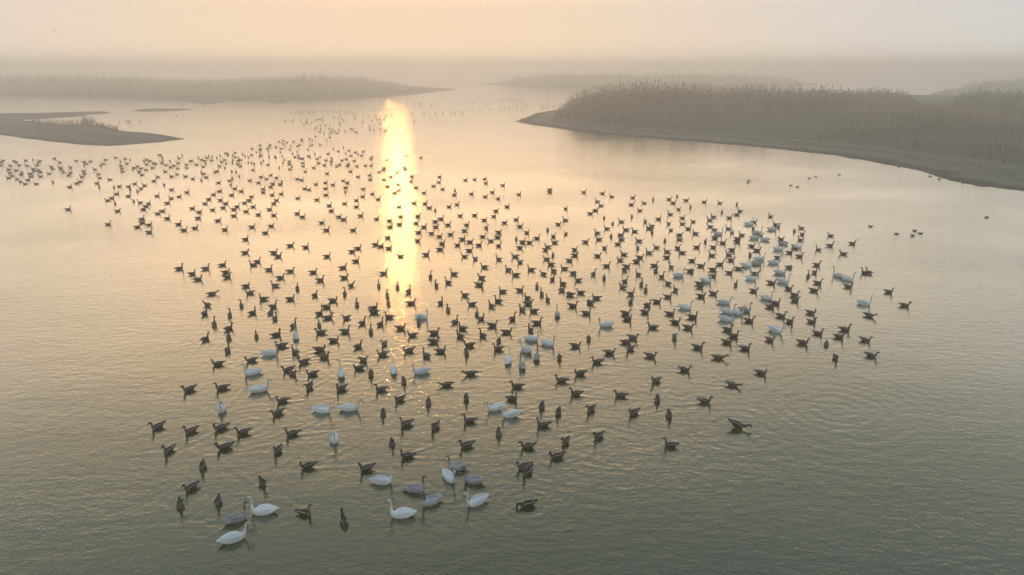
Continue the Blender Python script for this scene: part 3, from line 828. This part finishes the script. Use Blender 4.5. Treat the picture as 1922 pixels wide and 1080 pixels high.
def yaw_of(px, py, h):
    a = HEAD[h]
    if a is None:
        a = random.choice((0, 180, 0, 0, 90, 45))
    a = YAW.get((px, py), a) + random.gauss(0, 9 if (px, py) not in YAW else 0)
    if py > 520 and h == 'r' and px > 560:
        a -= 14
    if py > 600 and h == 'l':
        a += 16
    # headings were read against the line of sight, so turn with it
    p = at(px, py)
    return math.radians(a) - math.atan2(p.x, p.y) * 0.85


def place(kind, name, px, py, h, pose, turn, scale, detail, zc=0.08, **props):
    p = at(px, py, zc * scale)
    ms = bird_meshes(kind, pose, turn, detail)
    o = link(name, ms[0], **props)
    o.location = (p.x, p.y, random.uniform(-0.012, 0.006))
    o.rotation_euler = (random.gauss(0, 0.015), random.gauss(0.015, 0.045), yaw_of(px, py, h))
    o.scale = (scale,) * 3
    if py > 425:
        WAKES.append((p.x, p.y, o.rotation_euler.z, 1.25 if kind in ('swan', 'cygnet') else 1.0, 1 if random.random() < 0.3 else 0))
    for m in ms[1:]:
        link(m.name.split('.')[0], m, o)
    return o


WAKES = []
TURNS = (0, 0, 0, 0.7, -0.7, 1.4, -1.4)


def goose_pose(px, py, h):
    if py > 640:
        return random.choices(('upright', 'relaxed', 'curved', 'low', 'sleeping'), (3.5, 4, 3, 0.5, 0.25))[0]
    return random.choices(('upright', 'relaxed', 'curved', 'low', 'sleeping'), (5, 4, 2, 0.7, 0.6))[0]


ORD = ['first', 'second', 'third', 'fourth', 'fifth', 'sixth', 'seventh', 'eighth', 'ninth', 'tenth', 'eleventh', 'twelfth']


def rank_labels(items, noun, rows, cols):
    """items: (px, py, heading). Names each by heading, part of the flock and its order from the left there."""
    cells = {}
    for i, (x, y, h) in enumerate(items):
        r = next(n for lim, n in rows if y < lim)
        c = next(n for lim, n in cols if x - (y - 330) * 0.05 < lim)
        if y < 560:
            c = {"below swan cluster's left": 'left of swan cluster', 'below right swan cluster': 'within right swan cluster'}.get(c, c)
        cells.setdefault((r, c, h), []).append(i)
    lab = {}
    for (r, c, h), ids in cells.items():
        ids.sort(key=lambda i: items[i][0])
        for k, i in enumerate(ids):
            if len(ids) == 1:
                o = 'only'
            elif k == 0:
                o = 'leftmost'
            elif k == len(ids) - 1:
                o = 'rightmost'
            else:
                o = ORD[k] + '-from-left'
            lab[i] = '%s %s %s, %s, %s' % (o, noun, FACE[h], r, c)
    return [lab[i] for i in range(len(items))]


geese = parse(GEESE)
near, rest = geese[:N_NEAR], geese[N_NEAR:]
G_ROWS = ((515, "upper part of near flock"), (545, "upper middle of flock"), (575, "flock's middle"), (605, "just under flock's middle"), (640, "lower middle of flock"), (690, "lower part of flock"),
          (760, "lower fringe of flock"), (850, "near fringe of flock"), (2000, "nearest rows"))
G_COLS = ((480, 'far left'), (660, 'left of sun glitter'), (735, "glitter's left edge"), (800, 'on sun glitter'), (960, 'right of sun glitter'), (1110, "near flock's centre line"), (1250, "right of flock's centre"), (1400, "below swan cluster's left"), (1500, 'below right swan cluster'), (3000, 'far right edge'))
glab = rank_labels(near, 'brown goose', G_ROWS, G_COLS)
SPECIAL_G = {(645, 976): 'brown goose at lower edge with white undertail and neck curled left',
             (572, 963): 'brown goose at lower left facing right, right of three leading swans',
             (338, 947): 'lowest brown goose on the far left, facing the camera',
             (984, 921): None}
for i, (px, py, h) in enumerate(near):
    lab = SPECIAL_G.get((px, py)) or glab[i]
    det = 2 if py > 560 else 1
    place('goose', 'goose', px, py, h, goose_pose(px, py, h), random.choice(TURNS), random.uniform(0.9, 1.0), det, label=lab, category='goose', group='brown geese floating in the near flock')
for (px, py, h) in parse(DIVE):
    o = place('goose', 'goose', px, py, h, 'low', 0, 1.08, 2, label='brown goose lunging right with low stretched neck and raised tail', category='goose', group='brown geese floating in the near flock')
    o.rotation_euler = (0, 0.22, math.radians(-22))
    o.location.z += 0.07
for (px, py, h) in parse(FEED):
    place('goose', 'goose', px, py, 'l', 'feeding', 0, 1.0, 2, label='brown goose dipping its bill in the water at lower centre', category='goose', group='brown geese floating in the near flock')

# the far geese, past the three hundred that show largest, as one mass
V, F, MI = [], [], []
for (px, py, h) in rest:
    pose = random.choice(('upright', 'upright', 'relaxed', 'curved'))
    v, f, mi = bird_meshes('goose', pose, random.choice((0, 0, 0.7, -0.7)), 0)[0]
    p = at(px, py, 0.08)
    a = yaw_of(px, py, h)
    s = random.uniform(0.9, 1.0)
    R = np.array(((math.cos(a), -math.sin(a), 0), (math.sin(a), math.cos(a), 0), (0, 0, 1))) * s
    o = len(V)
    V += (v @ R.T + np.array((p.x, p.y, 0))).tolist()
    F += [tuple(q + o for q in fc) for fc in f]
    MI += mi
link('far_goose_flock', mesh_from('far_goose_flock', V, F, MATS_GOOSE, MI), kind='stuff', label='hundreds of small geese floating far out towards the sun')

# swans
SW_HAND = {(437, 1009): ('white swan closest to the camera, facing right with bent neck', 'arched', 0),
           (755, 963): ('white swan facing left at lower centre, lowest of its loose group', 'upright', 0),
           (494, 957): ('white swan facing left behind the grey-necked swan at lower left', 'upright', 0),
           (896, 939): ('white swan facing left with head bent down, lower centre', 'curved', 0),
           (717, 901): ('white swan facing right, leftmost of the lower central group', 'upright', 0),
           (842, 894): ('white swan facing the camera between two grey swans, lower centre', 'curved', 0),
           (627, 822): ('lone white swan facing the camera with head turned left', 'curved', -1.2),
           (960, 777): ('white swan facing left, lower of a close pair right of glitter', 'curved', 0),
           (931, 764): ('white swan facing left, upper of a close pair right of glitter', 'arched', 0),
           (604, 768): ('white swan left of another, facing front right, below flock', 'arched', 0),
           (655, 765): ('white swan facing right with drooped bill, right one of a pair', 'arched', 0),
           (416, 766): ('white swan at far left facing the camera, bill turned right', 'curved', 0.9),
           (486, 730): ('white swan at left facing right with arched neck', 'arched', 0),
           (474, 698): ('white swan at left facing left below a goose', 'upright', 0),
           (640, 701): ('white swan seen from behind left of the sun glitter', 'upright', 0.9),
           (739, 694): ('white swan seen from behind on the sun glitter', 'upright', 0),
           (791, 696): ('white swan facing left on right half of the sun glitter', 'curved', 0)}
swans = parse(SWANS)
S_ROWS = ((455, 'upper rows of swan cluster'), (500, 'middle of swan cluster'), (540, 'lower part of swan cluster'), (575, 'below swan cluster'), (610, "flock's lower middle"), (650, 'lower flock'), (2000, 'near flock'))
S_COLS = ((600, 'far left'), (850, 'by sun glitter'), (1200, 'right of sun glitter'), (1400, 'left side of cluster'), (1450, 'centre of cluster'), (3000, 'right side of cluster'))
slab = rank_labels(swans, 'white swan', S_ROWS, S_COLS)
for i, (px, py, h) in enumerate(swans):
    hand = SW_HAND.get((px, py))
    pose, turn = (hand[1], hand[2]) if hand else (random.choices(('upright', 'curved', 'arched'), (6, 3, 1))[0], random.choice((0, 0, 0, 0.8, -0.8)))
    place('swan', 'white_swan', px, py, h, pose, turn, random.uniform(0.86, 0.93), 2 if py > 480 else 1, 0.16, label=hand[0] if hand else slab[i], category='swan', group='white swans among the geese')
CY_HAND = {(441, 973): 'grey young swan with dark neck behind the closest white swan', (811, 939): 'grey young swan facing left, lower of the central pair', (780, 917): 'grey young swan facing right with dark upright neck, lower centre',
           (890, 901): 'grey young swan facing left, right of the swan facing the camera', (859, 876): 'grey young swan facing left, topmost of the lower central group',
           (980, 686): 'young swan with brown neck seen from behind, right of glitter', (1007, 670): 'young swan with dark neck seen from behind beside white swans', (1046, 590): 'small young swan with dark neck seen from behind at flock centre',
           (1398, 581): 'young swan with dark neck facing right, right of white swan row', (1420, 494): 'grey young swan facing right within the swan cluster', (1470, 456): 'lavender grey young swan facing left at top of swan cluster'}
for (px, py, h) in parse(CYGNETS):
    near_ = py > 860
    place('cygnet', 'young_swan', px, py, h, 'curved' if (px, py) == (811, 939) else 'upright', 0, random.uniform(0.8, 0.87), 2, 0.16, label=CY_HAND[(px, py)], category='swan', group='grey young swans')

# ducks on open water and along the right bank
D_LAB = {(1713, 442): 'small dark duck facing left, lowest of the duck trio at right', (1683, 439): 'small dark duck left of the duck trio at right', (1728, 438): 'small dark duck facing right, rightmost of the trio', (1717, 433): 'small dark duck, topmost of the trio at right',
         (1634, 425): 'lone small duck between flock and duck trio', (1852, 408): 'lone small duck farthest right on open water', (1496, 351): 'small duck, right one of the lower pair below the bank', (1484, 348): 'small duck, left one of the lower pair below the bank',
         (1404, 343): 'small duck towing a wake, lower of the leftmost pair', (1406, 339): 'small duck towing a wake, upper of the leftmost pair', (1519, 335): 'small duck, left one of the upper pair below the bank', (1531, 332): 'small duck, right one of the upper pair below the bank',
         (1575, 328): 'lone small duck closest to the right bank'}
ducks = parse(DUCKS)
for (px, py, h) in ducks:
    lab = min(D_LAB, key=lambda q: abs(q[0] - px) + abs(q[1] - py))
    place('duck', 'duck', px, py, h, 'curved', 0, 0.62, 1, label=D_LAB[lab], category='duck', group='small ducks on open water')
shore = parse(SHORE)
for i, (px, py, h) in enumerate(sorted(shore)):
    lab = '%s of the small ducks resting along the right waterline' % (['leftmost', 'second from left', 'third from left', 'third from right', 'second from right', 'rightmost'][i])
    place('duck', 'duck', px, py, h, 'relaxed', 0, 0.7, 1, label=lab, category='duck', group='ducks along the right waterline')


# one small bird in the sky
def flying_bird():
    p = at_depth(103, 58, 80.0)
    V, F = [], []
    b = loft([(-.17, 0, 0, .01, .006), (-.1, 0, .005, .03, .02), (.02, 0, 0, .045, .045), (.12, 0, .01, .03, .03), (.16, 0, .012, .025, .025), (.2, 0, .008, .005, .005)], 8, 2)
    o = link('flying_bird', mesh_from('flying_bird', b[0], b[1], [M_DUCK]), label='tiny dark bird flying in the pale sky at upper left', category='bird')
    for s in (1, -1):
        w = loft([(.03, s * .02, .02, .06, .014), (.05, s * .16, .09, .055, .01), (.0, s * .30, .10, .035, .006), (-.08, s * .42, .06, .008, .003)], 6, 2)
        link('wing', mesh_from('wing', w[0], w[1], [M_DUCK]), o)
    o.location = p
    o.rotation_euler = (0.25, -0.1, math.radians(35))
    o.scale = (0.55,) * 3


flying_bird()
build_lake(WAKES)
